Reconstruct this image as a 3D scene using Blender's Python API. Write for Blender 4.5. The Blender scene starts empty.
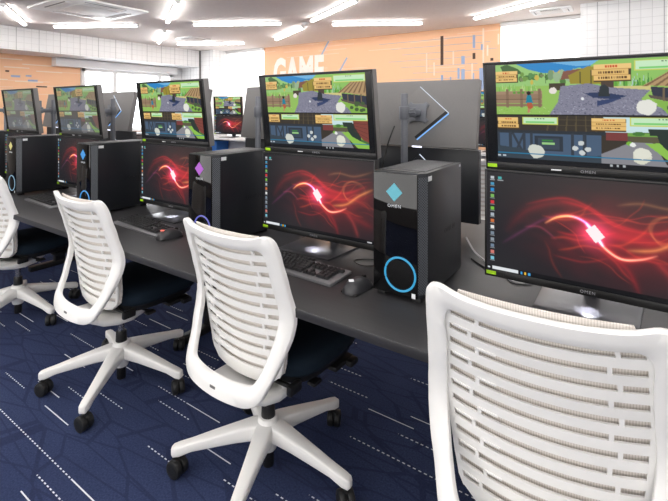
import bpy, bmesh, math, random
import numpy as np
from mathutils import Vector, Matrix, Euler

PI = math.pi
scene = bpy.context.scene
COL = scene.collection
rnd = random.Random(7)

# ------------------------------------------------------------------ materials
def s2l(c):
    return tuple(((v / 255.0) / 12.92 if v / 255.0 <= 0.04045 else ((v / 255.0 + 0.055) / 1.055) ** 2.4) for v in c)

def new_mat(name):
    m = bpy.data.materials.new(name)
    m.use_nodes = True
    nt = m.node_tree
    return m, nt, nt.nodes['Principled BSDF']

def pbr(name, rgb, rough=0.5, metal=0.0, spec=0.5, noise=0.0, nscale=40.0, bump=0.0, emis=None, es=0.0, coat=0.0):
    m, nt, b = new_mat(name)
    c = s2l(rgb) + (1,)
    b.inputs['Base Color'].default_value = c
    b.inputs['Roughness'].default_value = rough
    b.inputs['Metallic'].default_value = metal
    b.inputs['Specular IOR Level'].default_value = spec
    b.inputs['Coat Weight'].default_value = coat
    if emis:
        b.inputs['Emission Color'].default_value = s2l(emis) + (1,)
        b.inputs['Emission Strength'].default_value = es
    if noise or bump:
        tc = nt.nodes.new('ShaderNodeTexCoord')
        n = nt.nodes.new('ShaderNodeTexNoise')
        n.inputs['Scale'].default_value = nscale
        n.inputs['Detail'].default_value = 4
        nt.links.new(tc.outputs['Object'], n.inputs['Vector'])
        if noise:
            mx = nt.nodes.new('ShaderNodeMix'); mx.data_type = 'RGBA'
            mx.inputs['A'].default_value = tuple(v * (1 - noise) for v in c[:3]) + (1,)
            mx.inputs['B'].default_value = tuple(min(1, v * (1 + noise)) for v in c[:3]) + (1,)
            nt.links.new(n.outputs['Fac'], mx.inputs['Factor'])
            nt.links.new(mx.outputs['Result'], b.inputs['Base Color'])
        if bump:
            bp = nt.nodes.new('ShaderNodeBump')
            bp.inputs['Strength'].default_value = bump
            bp.inputs['Distance'].default_value = 0.002
            nt.links.new(n.outputs['Fac'], bp.inputs['Height'])
            nt.links.new(bp.outputs['Normal'], b.inputs['Normal'])
    return m

class NG:
    """tiny helper for math node graphs"""
    def __init__(s, nt): s.nt = nt
    def v(s, x, sock):
        if isinstance(x, (int, float)): sock.default_value = x
        else: s.nt.links.new(x, sock)
    def m(s, op, a, b=0.0, c=0.0):
        n = s.nt.nodes.new('ShaderNodeMath'); n.operation = op
        s.v(a, n.inputs[0]); s.v(b, n.inputs[1]); s.v(c, n.inputs[2])
        return n.outputs[0]
    def wn(s, a, b):
        cb = s.nt.nodes.new('ShaderNodeCombineXYZ')
        s.v(a, cb.inputs[0]); s.v(b, cb.inputs[1])
        n = s.nt.nodes.new('ShaderNodeTexWhiteNoise'); n.noise_dimensions = '2D'
        s.nt.links.new(cb.outputs[0], n.inputs['Vector'])
        return n.outputs['Value']
    def mix(s, f, a, b):
        n = s.nt.nodes.new('ShaderNodeMix'); n.data_type = 'RGBA'
        s.v(f, n.inputs['Factor'])
        for x, k in ((a, 'A'), (b, 'B')):
            if isinstance(x, tuple): n.inputs[k].default_value = x + (1,) if len(x) == 3 else x
            else: s.nt.links.new(x, n.inputs[k])
        return n.outputs['Result']

def coords(nt):
    tc = nt.nodes.new('ShaderNodeTexCoord')
    sp = nt.nodes.new('ShaderNodeSeparateXYZ')
    nt.links.new(tc.outputs['Object'], sp.inputs[0])
    return tc, sp.outputs[0], sp.outputs[1], sp.outputs[2]

def carpet_material():
    m, nt, b = new_mat('carpet')
    g = NG(nt); tc, X, Y, Z = coords(nt)
    # fine loop pile
    n = nt.nodes.new('ShaderNodeTexNoise'); n.inputs['Scale'].default_value = 150; n.inputs['Detail'].default_value = 3
    nt.links.new(tc.outputs['Object'], n.inputs['Vector'])
    # shard pattern: two stretched voronoi fields
    def shard(rot, sc, rand):
        mp = nt.nodes.new('ShaderNodeMapping'); mp.inputs['Rotation'].default_value = (0, 0, rot); mp.inputs['Scale'].default_value = sc
        nt.links.new(tc.outputs['Object'], mp.inputs['Vector'])
        vo = nt.nodes.new('ShaderNodeTexVoronoi'); vo.feature = 'DISTANCE_TO_EDGE'; vo.inputs['Scale'].default_value = 1; vo.inputs['Randomness'].default_value = rand
        nt.links.new(mp.outputs[0], vo.inputs['Vector'])
        return vo.outputs['Distance']
    e1 = g.m('LESS_THAN', shard(0.9, (2.0, 8.0, 1), 1), 0.02)
    e2 = g.m('LESS_THAN', shard(-0.4, (1.8, 7.0, 1), 1), 0.02)
    e = g.m('MAXIMUM', e1, e2)
    n2 = nt.nodes.new('ShaderNodeTexNoise'); n2.inputs['Scale'].default_value = 2.2
    nt.links.new(tc.outputs['Object'], n2.inputs['Vector'])
    ca = g.mix(n2.outputs['Fac'], s2l((54, 64, 99)), s2l((80, 93, 130)))
    c0 = g.mix(n.outputs['Fac'], s2l((26, 33, 60)), ca)
    c1 = g.mix(g.m('MULTIPLY', e, 0.5), c0, s2l((38, 42, 70)))
    # white dash lines that run along X
    P = 0.0625
    yr = g.m('DIVIDE', Y, P)
    row = g.m('FLOOR', yr)
    d = g.m('MULTIPLY', g.m('ABSOLUTE', g.m('SUBTRACT', g.m('FRACT', yr), 0.5)), P)
    line = g.m('LESS_THAN', d, 0.0024)
    off = g.m('MULTIPLY', g.wn(row, 3.3), 17.0)
    xs = g.m('ADD', g.m('DIVIDE', X, 0.22), off)
    seg = g.m('FLOOR', xs)
    r = g.wn(row, seg)
    dash = g.m('LESS_THAN', g.m('FRACT', g.m('DIVIDE', X, 0.022)), 0.52)
    solid = g.m('LESS_THAN', r, 0.06)
    dashed = g.m('MULTIPLY', g.m('LESS_THAN', r, 0.22), dash)
    mask = g.m('MULTIPLY', line, g.m('MAXIMUM', solid, dashed))
    c2 = g.mix(mask, c1, s2l((225, 228, 235)))
    nt.links.new(c2, b.inputs['Base Color'])
    b.inputs['Roughness'].default_value = 0.95
    b.inputs['Specular IOR Level'].default_value = 0.1
    bp = nt.nodes.new('ShaderNodeBump'); bp.inputs['Strength'].default_value = 0.35; bp.inputs['Distance'].default_value = 0.003
    nt.links.new(n.outputs['Fac'], bp.inputs['Height']); nt.links.new(bp.outputs[0], b.inputs['Normal'])
    return m

def tile_material():
    m, nt, b = new_mat('white_tile')
    g = NG(nt); tc, X, Y, Z = coords(nt)
    S = g.m('ADD', X, Y)
    def ln(v, p, w, o=0.0):
        t = g.m('FRACT', g.m('DIVIDE', g.m('ADD', v, o), p))
        return g.m('LESS_THAN', g.m('MULTIPLY', t, p), w)
    thin = g.m('MAXIMUM', ln(S, 0.1, 0.006), ln(Z, 0.09, 0.005, 0.02))
    strong = ln(S, 0.3, 0.008)
    c = g.mix(g.m('MULTIPLY', thin, 0.5), s2l((240, 240, 240)), s2l((190, 190, 190)))
    c = g.mix(g.m('MULTIPLY', strong, 0.75), c, s2l((150, 150, 152)))
    nt.links.new(c, b.inputs['Base Color'])
    b.inputs['Roughness'].default_value = 0.4
    return m

def ceiling_material():
    m, nt, b = new_mat('ceiling_board')
    g = NG(nt); tc, X, Y, Z = coords(nt)
    n = nt.nodes.new('ShaderNodeTexNoise'); n.inputs['Scale'].default_value = 30; n.inputs['Detail'].default_value = 5
    nt.links.new(tc.outputs['Object'], n.inputs['Vector'])
    c = g.mix(n.outputs['Fac'], s2l((230, 221, 216)), s2l((243, 235, 230)))
    nt.links.new(c, b.inputs['Base Color']); b.inputs['Roughness'].default_value = 0.9
    return m

def orange_material():
    m, nt, b = new_mat('orange_wallpaper')
    g = NG(nt); tc, X, Y, Z = coords(nt)
    S = g.m('ADD', X, Y)
    r = g.m('FLOOR', g.m('DIVIDE', Z, 0.035))
    w = g.wn(r, g.m('FLOOR', g.m('ADD', g.m('DIVIDE', S, 0.6), g.m('MULTIPLY', r, 0.37))))
    k = g.m('MULTIPLY', g.m('LESS_THAN', w, 0.12), g.m('LESS_THAN', g.m('FRACT', g.m('DIVIDE', Z, 0.035)), 0.3))
    c = g.mix(g.m('MULTIPLY', k, 0.55), s2l((250, 200, 160)), s2l((252, 226, 206)))
    nt.links.new(c, b.inputs['Base Color']); b.inputs['Roughness'].default_value = 0.8
    return m

def vent_material(name, base, hole, p=0.006):
    m, nt, b = new_mat(name)
    tc = nt.nodes.new('ShaderNodeTexCoord')
    v = nt.nodes.new('ShaderNodeTexVoronoi'); v.inputs['Scale'].default_value = 1 / p; v.inputs['Randomness'].default_value = 0.0
    nt.links.new(tc.outputs['Object'], v.inputs['Vector'])
    g = NG(nt)
    c = g.mix(g.m('LESS_THAN', v.outputs['Distance'], 0.36), s2l(base), s2l(hole))
    nt.links.new(c, b.inputs['Base Color']); b.inputs['Roughness'].default_value = 0.5
    return m

def lattice_material():
    m, nt, b = new_mat('side_vent')
    g = NG(nt); tc, X, Y, Z = coords(nt)
    t = g.m('MULTIPLY', Y, 1.27)
    a = g.m('FRACT', g.m('DIVIDE', g.m('ADD', Z, t), 0.009)); c = g.m('FRACT', g.m('DIVIDE', g.m('SUBTRACT', Z, t), 0.009))
    k = g.m('MAXIMUM', g.m('LESS_THAN', a, 0.34), g.m('LESS_THAN', c, 0.34))
    col = g.mix(k, s2l((14, 15, 18)), s2l((82, 87, 94)))
    nt.links.new(col, b.inputs['Base Color']); b.inputs['Roughness'].default_value = 0.45
    return m

def fabric_material():
    m, nt, b = new_mat('back_mesh')
    g = NG(nt); tc, X, Y, Z = coords(nt)
    a = g.m('LESS_THAN', g.m('FRACT', g.m('DIVIDE', X, 0.005)), 0.4)
    c = g.mix(a, s2l((226, 220, 214)), s2l((208, 201, 194)))
    nt.links.new(c, b.inputs['Base Color']); b.inputs['Roughness'].default_value = 0.85
    return m

def desk_material():
    m, nt, b = new_mat('black_desk')
    tc = nt.nodes.new('ShaderNodeTexCoord')
    mp = nt.nodes.new('ShaderNodeMapping'); mp.inputs['Scale'].default_value = (4, 90, 4)
    nt.links.new(tc.outputs['Object'], mp.inputs['Vector'])
    n = nt.nodes.new('ShaderNodeTexNoise'); n.inputs['Scale'].default_value = 2.0; n.inputs['Detail'].default_value = 5
    nt.links.new(mp.outputs[0], n.inputs['Vector'])
    g = NG(nt)
    c = g.mix(n.outputs['Fac'], s2l((38, 38, 40)), s2l((55, 54, 56)))
    nt.links.new(c, b.inputs['Base Color']); b.inputs['Roughness'].default_value = 0.42
    return m

def screen_material(name, strength):
    m, nt, b = new_mat(name)
    a = nt.nodes.new('ShaderNodeAttribute'); a.attribute_name = 'Col'
    b.inputs['Base Color'].default_value = (0.008, 0.008, 0.009, 1)
    b.inputs['Roughness'].default_value = 0.22
    b.inputs['Specular IOR Level'].default_value = 0.16
    nt.links.new(a.outputs['Color'], b.inputs['Emission Color'])
    b.inputs['Emission Strength'].default_value = strength
    return m

def glow(name, rgb, s):
    m, nt, b = new_mat(name)
    b.inputs['Base Color'].default_value = tuple(v * .15 for v in s2l(rgb)) + (1,)
    b.inputs['Emission Color'].default_value = s2l(rgb) + (1,)
    b.inputs['Emission Strength'].default_value = s
    return m

M = dict(
    carpet=carpet_material(), tile=tile_material(), ceil=ceiling_material(), orange=orange_material(),
    white_wall=pbr('white_wall', (238, 236, 233), 0.8, noise=0.02, nscale=12),
    grey_wall=pbr('grey_wall', (140, 134, 128), 0.8, noise=0.03, nscale=12),
    white_plastic=pbr('white_plastic', (240, 239, 236), 0.38, noise=0.01, nscale=20),
    white_metal=pbr('white_metal', (236, 236, 236), 0.4, noise=0.01, nscale=20),
    fabric=fabric_material(),
    seat=pbr('seat_fabric', (20, 32, 44), 0.9, noise=0.25, nscale=400, bump=0.3, spec=0.2),
    black=pbr('black_plastic', (20, 20, 21), 0.4, noise=0.1, nscale=60),
    rubber=pbr('caster_black', (24, 25, 26), 0.5, noise=0.1, nscale=60),
    grey=pbr('grey_plastic', (118, 116, 115), 0.5, noise=0.05, nscale=120),
    midgrey=pbr('stand_grey', (78, 78, 82), 0.3, metal=0.5, noise=0.05, nscale=60),
    pole=pbr('pole_grey', (112, 115, 122), 0.4, metal=0.3, noise=0.04, nscale=60),
    chrome=pbr('steel', (170, 170, 172), 0.25, metal=0.9, noise=0.03, nscale=60),
    case=pbr('case_black', (22, 25, 31), 0.42, noise=0.1, nscale=200),
    glass=pbr('black_glass', (7, 7, 9), 0.03, spec=0.5, noise=0.05, nscale=5),
    vent=lattice_material(),
    topvent=vent_material('top_vent', (70, 70, 73), (30, 30, 32), 0.005),
    bezel=pbr('bezel_black', (17, 17, 18), 0.4, noise=0.1, nscale=60),
    sticker_w=pbr('white_sticker', (236, 238, 240), 0.5, noise=0.02, nscale=90),
    sticker_g=pbr('green_sticker', (150, 200, 20), 0.5, noise=0.02, nscale=90, emis=(150, 200, 20), es=0.12),
    letter=pbr('grey_letter', (150, 150, 155), 0.4, noise=0.02, nscale=90),
    letter_w=pbr('white_letter', (215, 220, 225), 0.4, noise=0.02, nscale=90),
    letter_d=pbr('dark_letter', (12, 12, 13), 0.3, noise=0.02, nscale=90),
    wall_letter=pbr('wall_letter', (253, 246, 238), 0.7, noise=0.02, nscale=9),
    desk=desk_material(),
    key=pbr('keycap', (44, 45, 47), 0.45, noise=0.1, nscale=90),
    keybase=pbr('keyboard_plate', (128, 128, 131), 0.35, metal=0.3, noise=0.05, nscale=90),
    mouse=pbr('mouse_grey', (52, 52, 55), 0.28, noise=0.05, nscale=90),
    mouse_side=pbr('mouse_black', (18, 18, 19), 0.5, noise=0.05, nscale=90),
    cable=pbr('cable_black', (20, 20, 20), 0.5, noise=0.05, nscale=90),
    cable_w=pbr('cable_grey', (170, 170, 172), 0.5, noise=0.05, nscale=90),
    counter=pbr('counter_white', (215, 214, 214), 0.5, noise=0.03, nscale=30),
    bin=pbr('bin_blue', (40, 105, 180), 0.5, noise=0.05, nscale=30),
    stripe_b=pbr('stripe_blue', (160, 180, 214), 0.7, noise=0.03, nscale=30),
    stripe_d=pbr('stripe_dark', (88, 66, 56), 0.7, noise=0.03, nscale=30),
    stripe_w=pbr('stripe_white', (250, 226, 206), 0.7, noise=0.03, nscale=30),
    blind=pbr('blind_cloth', (245, 245, 245), 0.8, noise=0.01, nscale=30, emis=(255, 253, 250), es=0.75),  # daylight from behind put into the cloth as emission
    tube=glow('tube_light', (255, 253, 251), 22.0),
    cyan=glow('led_cyan', (60, 170, 220), 0.6), violet=glow('led_violet', (176, 96, 200), 0.7),
    indigo=glow('led_indigo', (110, 112, 205), 0.6), blue=glow('led_blue', (66, 150, 220), 0.65),
    yellow=glow('led_yellow', (215, 205, 130), 0.6), ice=glow('led_ice', (140, 180, 205), 0.5),
    cyan_d=glow('logo_cyan', (110, 195, 212), 0.55),
    led=glow('back_led', (130, 180, 240), 0.85), underlight=glow('under_led', (235, 235, 255), 2.0),
    led_white=glow('led_white', (215, 225, 240), .8),
    mouse_red=glow('mouse_red', (240, 120, 105), 1.0), mouse_white=glow('mouse_white', (225, 225, 228), 0.8),
    key_blue=glow('key_blue', (60, 100, 160), 0.5), key_red=glow('key_red', (230, 60, 60), 0.8),
)
def pane_material():
    m, nt, b = new_mat('window_glass')
    b.inputs['Base Color'].default_value = (1, 1, 1, 1); b.inputs['Roughness'].default_value = 0.02
    b.inputs['Transmission Weight'].default_value = 1.0; b.inputs['IOR'].default_value = 1.02
    return m
M['pane'] = pane_material()
M['game'] = screen_material('game_screen', 0.78)
def painted_haze(nm, e, base):
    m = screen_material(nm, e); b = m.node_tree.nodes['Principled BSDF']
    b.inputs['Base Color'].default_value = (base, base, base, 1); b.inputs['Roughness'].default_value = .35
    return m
M['game_dim'] = painted_haze('hazy_screen', .42, .07); M['game_faint'] = painted_haze('faint_screen', .24, .13)  # off-axis wash of the far screens put into grey base and weaker emission
M['swirl'] = screen_material('desktop_screen', 0.8)

# ------------------------------------------------------------------ mesh builder
class MB:
    def __init__(s): s.bm = bmesh.new()
    def _merge(s, other, mi=0):
        for f in other.faces: f.material_index = mi
        me = bpy.data.meshes.new('tmp'); other.to_mesh(me); other.free()
        s.bm.from_mesh(me); bpy.data.meshes.remove(me); return s
    def box(s, c, d, bev=0.0, rot=None, mi=0, seg=2):
        b = bmesh.new(); bmesh.ops.create_cube(b, size=1.0)
        for v in b.verts: v.co = Vector((v.co.x * d[0], v.co.y * d[1], v.co.z * d[2]))
        if bev: bmesh.ops.bevel(b, geom=list(b.edges), offset=bev, segments=seg, affect='EDGES', profile=0.5)
        mt = Matrix.Translation(c)
        if rot: mt = mt @ Euler(rot).to_matrix().to_4x4()
        b.transform(mt)
        return s._merge(b, mi)
    def prism(s, pts, z0, z1, bev=0.0, mi=0, axis='z'):
        b = bmesh.new()
        def P(p, z):
            return (p[0], p[1], z) if axis == 'z' else ((p[0], z, p[1]) if axis == 'y' else (z, p[0], p[1]))
        lo = [b.verts.new(P(p, z0)) for p in pts]; hi = [b.verts.new(P(p, z1)) for p in pts]
        n = len(pts)
        b.faces.new(lo); b.faces.new(hi)
        for i in range(n): b.faces.new((lo[i], lo[(i + 1) % n], hi[(i + 1) % n], hi[i]))
        bmesh.ops.recalc_face_normals(b, faces=b.faces)
        if bev: bmesh.ops.bevel(b, geom=list(b.edges), offset=bev, segments=2, affect='EDGES', profile=0.5)
        return s._merge(b, mi)
    def cyl(s, a, c, r0, r1=None, n=20, bev=0.0, mi=0):
        a, c = Vector(a), Vector(c); r1 = r0 if r1 is None else r1
        b = bmesh.new()
        bmesh.ops.create_cone(b, cap_ends=True, segments=n, radius1=r0, radius2=r1, depth=(c - a).length)
        if bev:
            es = [e for e in b.edges if abs(e.verts[0].co.z - e.verts[1].co.z) < 1e-6]
            bmesh.ops.bevel(b, geom=es, offset=bev, segments=2, affect='EDGES', profile=0.5)
        q = Vector((0, 0, 1)).rotation_difference((c - a).normalized())
        b.transform(Matrix.Translation((a + c) / 2) @ q.to_matrix().to_4x4())
        return s._merge(b, mi)
    def tube(s, pts, r, n=8, mi=0, closed=False, steps=6):
        P = [Vector(p) for p in pts]
        Q = spline(P, steps, closed)
        b = bmesh.new(); rings = []
        for i, p in enumerate(Q):
            if closed: t = Q[(i + 1) % len(Q)] - Q[i - 1]
            else: t = Q[min(i + 1, len(Q) - 1)] - Q[max(i - 1, 0)]
            t.normalize()
            up = Vector((0, 0, 1)) if abs(t.z) < 0.95 else Vector((0, 1, 0))
            u = t.cross(up).normalized(); w = u.cross(t)
            rings.append([b.verts.new(p + r * (math.cos(2 * PI * k / n) * u + math.sin(2 * PI * k / n) * w)) for k in range(n)])
        L = len(rings)
        for i in range(L if closed else L - 1):
            A, B = rings[i], rings[(i + 1) % L]
            for k in range(n): b.faces.new((A[k], A[(k + 1) % n], B[(k + 1) % n], B[k]))
        if not closed: b.faces.new(rings[0]); b.faces.new(rings[-1])
        bmesh.ops.recalc_face_normals(b, faces=b.faces)
        return s._merge(b, mi)
    def loft(s, rings, mi=0, closed=False, caps=True):
        b = bmesh.new(); R = [[b.verts.new(p) for p in r] for r in rings]
        n = len(R[0]); L = len(R)
        for i in range(L if closed else L - 1):
            A, B = R[i], R[(i + 1) % L]
            for k in range(n): b.faces.new((A[k], A[(k + 1) % n], B[(k + 1) % n], B[k]))
        if caps and not closed: b.faces.new(R[0]); b.faces.new(R[-1])
        bmesh.ops.recalc_face_normals(b, faces=b.faces)
        return s._merge(b, mi)
    def sheet(s, rows, thick=None, mi=0):
        """grid of points; optional offset vector field gives it thickness"""
        b = bmesh.new(); nr, nc = len(rows), len(rows[0])
        A = [[b.verts.new(p) for p in r] for r in rows]
        for i in range(nr - 1):
            for j in range(nc - 1): b.faces.new((A[i][j], A[i][j + 1], A[i + 1][j + 1], A[i + 1][j]))
        if thick:
            T = Vector(thick)
            B = [[b.verts.new(Vector(p) + T) for p in r] for r in rows]
            for i in range(nr - 1):
                for j in range(nc - 1): b.faces.new((B[i][j], B[i + 1][j], B[i + 1][j + 1], B[i][j + 1]))
            for i in range(nr - 1):
                for j in (0, nc - 1): b.faces.new((A[i][j], A[i + 1][j], B[i + 1][j], B[i][j]))
            for j in range(nc - 1):
                for i in (0, nr - 1): b.faces.new((A[i][j], A[i][j + 1], B[i][j + 1], B[i][j]))
            bmesh.ops.recalc_face_normals(b, faces=b.faces)
        return s._merge(b, mi)
    def sphere(s, c, r, sc=(1, 1, 1), mi=0, n=20):
        b = bmesh.new(); bmesh.ops.create_uvsphere(b, u_segments=n, v_segments=n // 2, radius=r)
        b.transform(Matrix.Translation(c) @ Matrix.Diagonal((*sc, 1)))
        return s._merge(b, mi)
    def build(s, name, mats, parent=None, smooth=True, angle=35):
        me = bpy.data.meshes.new(name)
        s.bm.to_mesh(me); s.bm.free()
        for m in (mats if isinstance(mats, (list, tuple)) else [mats]): me.materials.append(m)
        if smooth:
            me.polygons.foreach_set('use_smooth', [True] * len(me.polygons))
            me.set_sharp_from_angle(angle=math.radians(angle))
        o = bpy.data.objects.new(name, me); COL.objects.link(o)
        if parent: o.parent = parent
        return o

def spline(P, steps, closed=False):
    out = []; n = len(P)
    for i in range(n if closed else n - 1):
        if closed: p0, p1, p2, p3 = P[i - 1], P[i], P[(i + 1) % n], P[(i + 2) % n]
        else: p0, p1, p2, p3 = P[max(i - 1, 0)], P[i], P[i + 1], P[min(i + 2, n - 1)]
        for k in range(steps):
            t = k / steps
            out.append(0.5 * ((2 * p1) + (-p0 + p2) * t + (2 * p0 - 5 * p1 + 4 * p2 - p3) * t * t + (-p0 + 3 * p1 - 3 * p2 + p3) * t ** 3))
    if not closed: out.append(P[-1].copy())
    return out

def tag(o, label=None, cat=None, group=None, kind=None):
    if label: o['label'] = label
    if cat: o['category'] = cat
    if group: o['group'] = group
    if kind: o['kind'] = kind
    return o

def empty(name, loc=(0, 0, 0), rz=0.0, rx=0.0):
    o = bpy.data.objects.new(name, None); COL.objects.link(o)
    o.empty_display_size = 0.1; o.location = loc; o.rotation_euler = (rx, 0, rz)
    return o

def copy_tree(o, parent=None, skip=()):
    kids = [c for c in o.children]
    c = o.copy(); COL.objects.link(c)
    if parent: c.parent = parent
    for ch in kids:
        if ch.name.split('.')[0] in skip: continue
        copy_tree(ch, c, skip)
    return c

def find(o, nm):
    return [c for c in o.children_recursive if c.name.split('.')[0] == nm]

def set_mat(o, m):
    for sl in o.material_slots:
        sl.link = 'OBJECT'; sl.material = m

def text_mesh(name, body, size, mat, parent, loc, rot=(PI / 2, 0, 0), offset=0.0, spacing=1.0, extrude=0.0003, xs=1.0):
    cu = bpy.data.curves.new('t', 'FONT'); cu.body = body; cu.size = size; cu.align_x = 'CENTER'; cu.align_y = 'CENTER'
    cu.offset = offset; cu.space_character = spacing; cu.extrude = extrude; cu.resolution_u = 3
    t = bpy.data.objects.new('t', cu); COL.objects.link(t)
    bpy.context.view_layer.update()
    me = bpy.data.meshes.new_from_object(t.evaluated_get(bpy.context.evaluated_depsgraph_get()))
    bpy.data.objects.remove(t); bpy.data.curves.remove(cu)
    me.name = name; me.materials.clear(); me.materials.append(mat)
    o = bpy.data.objects.new(name, me); COL.objects.link(o)
    o.parent = parent; o.location = loc; o.rotation_euler = rot; o.scale = (xs, 1, 1)
    return o

# ------------------------------------------------------------------ screen pictures as vertex colours
NX, NY = 320, 190
UU, VV = np.meshgrid((np.arange(NX) + 0.5) / NX, (np.arange(NY) + 0.5) / NY)   # v runs downwards

def poly(img, pts, rgb):
    pts = [(float(a), float(b)) for a, b in pts]
    inside = np.zeros(UU.shape, bool); n = len(pts)
    for i in range(n):
        x0, y0 = pts[i]; x1, y1 = pts[(i + 1) % n]
        if y0 == y1: continue
        c = ((y0 > VV) != (y1 > VV)) & (UU < (x1 - x0) * (VV - y0) / (y1 - y0) + x0)
        inside ^= c
    img[inside] = s2l(rgb)

def rect(img, u0, v0, u1, v1, rgb): poly(img, [(u0, v0), (u1, v0), (u1, v1), (u0, v1)], rgb)

def blob(img, cu, cv, ru, rv, rgb, n=11, jit=0.12, seed=1):
    r = random.Random(seed)
    poly(img, [(cu + ru * (1 + r.uniform(-jit, jit)) * math.cos(2 * PI * k / n), cv + rv * (1 + r.uniform(-jit, jit)) * math.sin(2 * PI * k / n)) for k in range(n)], rgb)

def board(img, u0, v0, u1, v1, seed=0):
    r = random.Random(seed)
    rect(img, u0 + .004, v0 + .008, u1 + .006, v1 + .012, (70, 60, 40))
    h = (v1 - v0) / 3
    for k in range(3):
        a = r.uniform(-.006, .006); b2 = r.uniform(-.006, .006)
        rect(img, u0 + a, v0 + k * h, u1 + b2, v0 + (k + 1) * h + .002, [(234, 196, 124), (224, 184, 110), (230, 190, 116)][k])
        rect(img, u0 + a, v0 + (k + 1) * h - .004, u1 + b2, v0 + (k + 1) * h, (180, 134, 74))
    for k in range(3):
        x = u0 + (u1 - u0) * (.34 if k == 0 else .16); end = u1 - (u1 - u0) * (.32 if k == 0 else .14)
        while x < end:
            w = r.uniform(.004, .011); rect(img, x, v0 + (k + .3) * h, x + w, v0 + (k + .68) * h, (200, 80, 40) if k == 0 else (92, 62, 30)); x += w + .004

def bar(img, u0, v0, u1, v1):
    rect(img, u0, v0, u1, v1, (196, 206, 96)); rect(img, u0 + .006, v0 + .008, u1 - .006, v1 - .008, (196, 230, 190))
    rect(img, u0 + .02, v1 - .03, u1 - .02, v1 - .014, (120, 200, 110))
    m = (u0 + u1) / 2
    for k in range(4): rect(img, m - .03 + k * .015, v0 + .013, m - .022 + k * .015, v0 + .024, (90, 120, 90))

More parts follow.
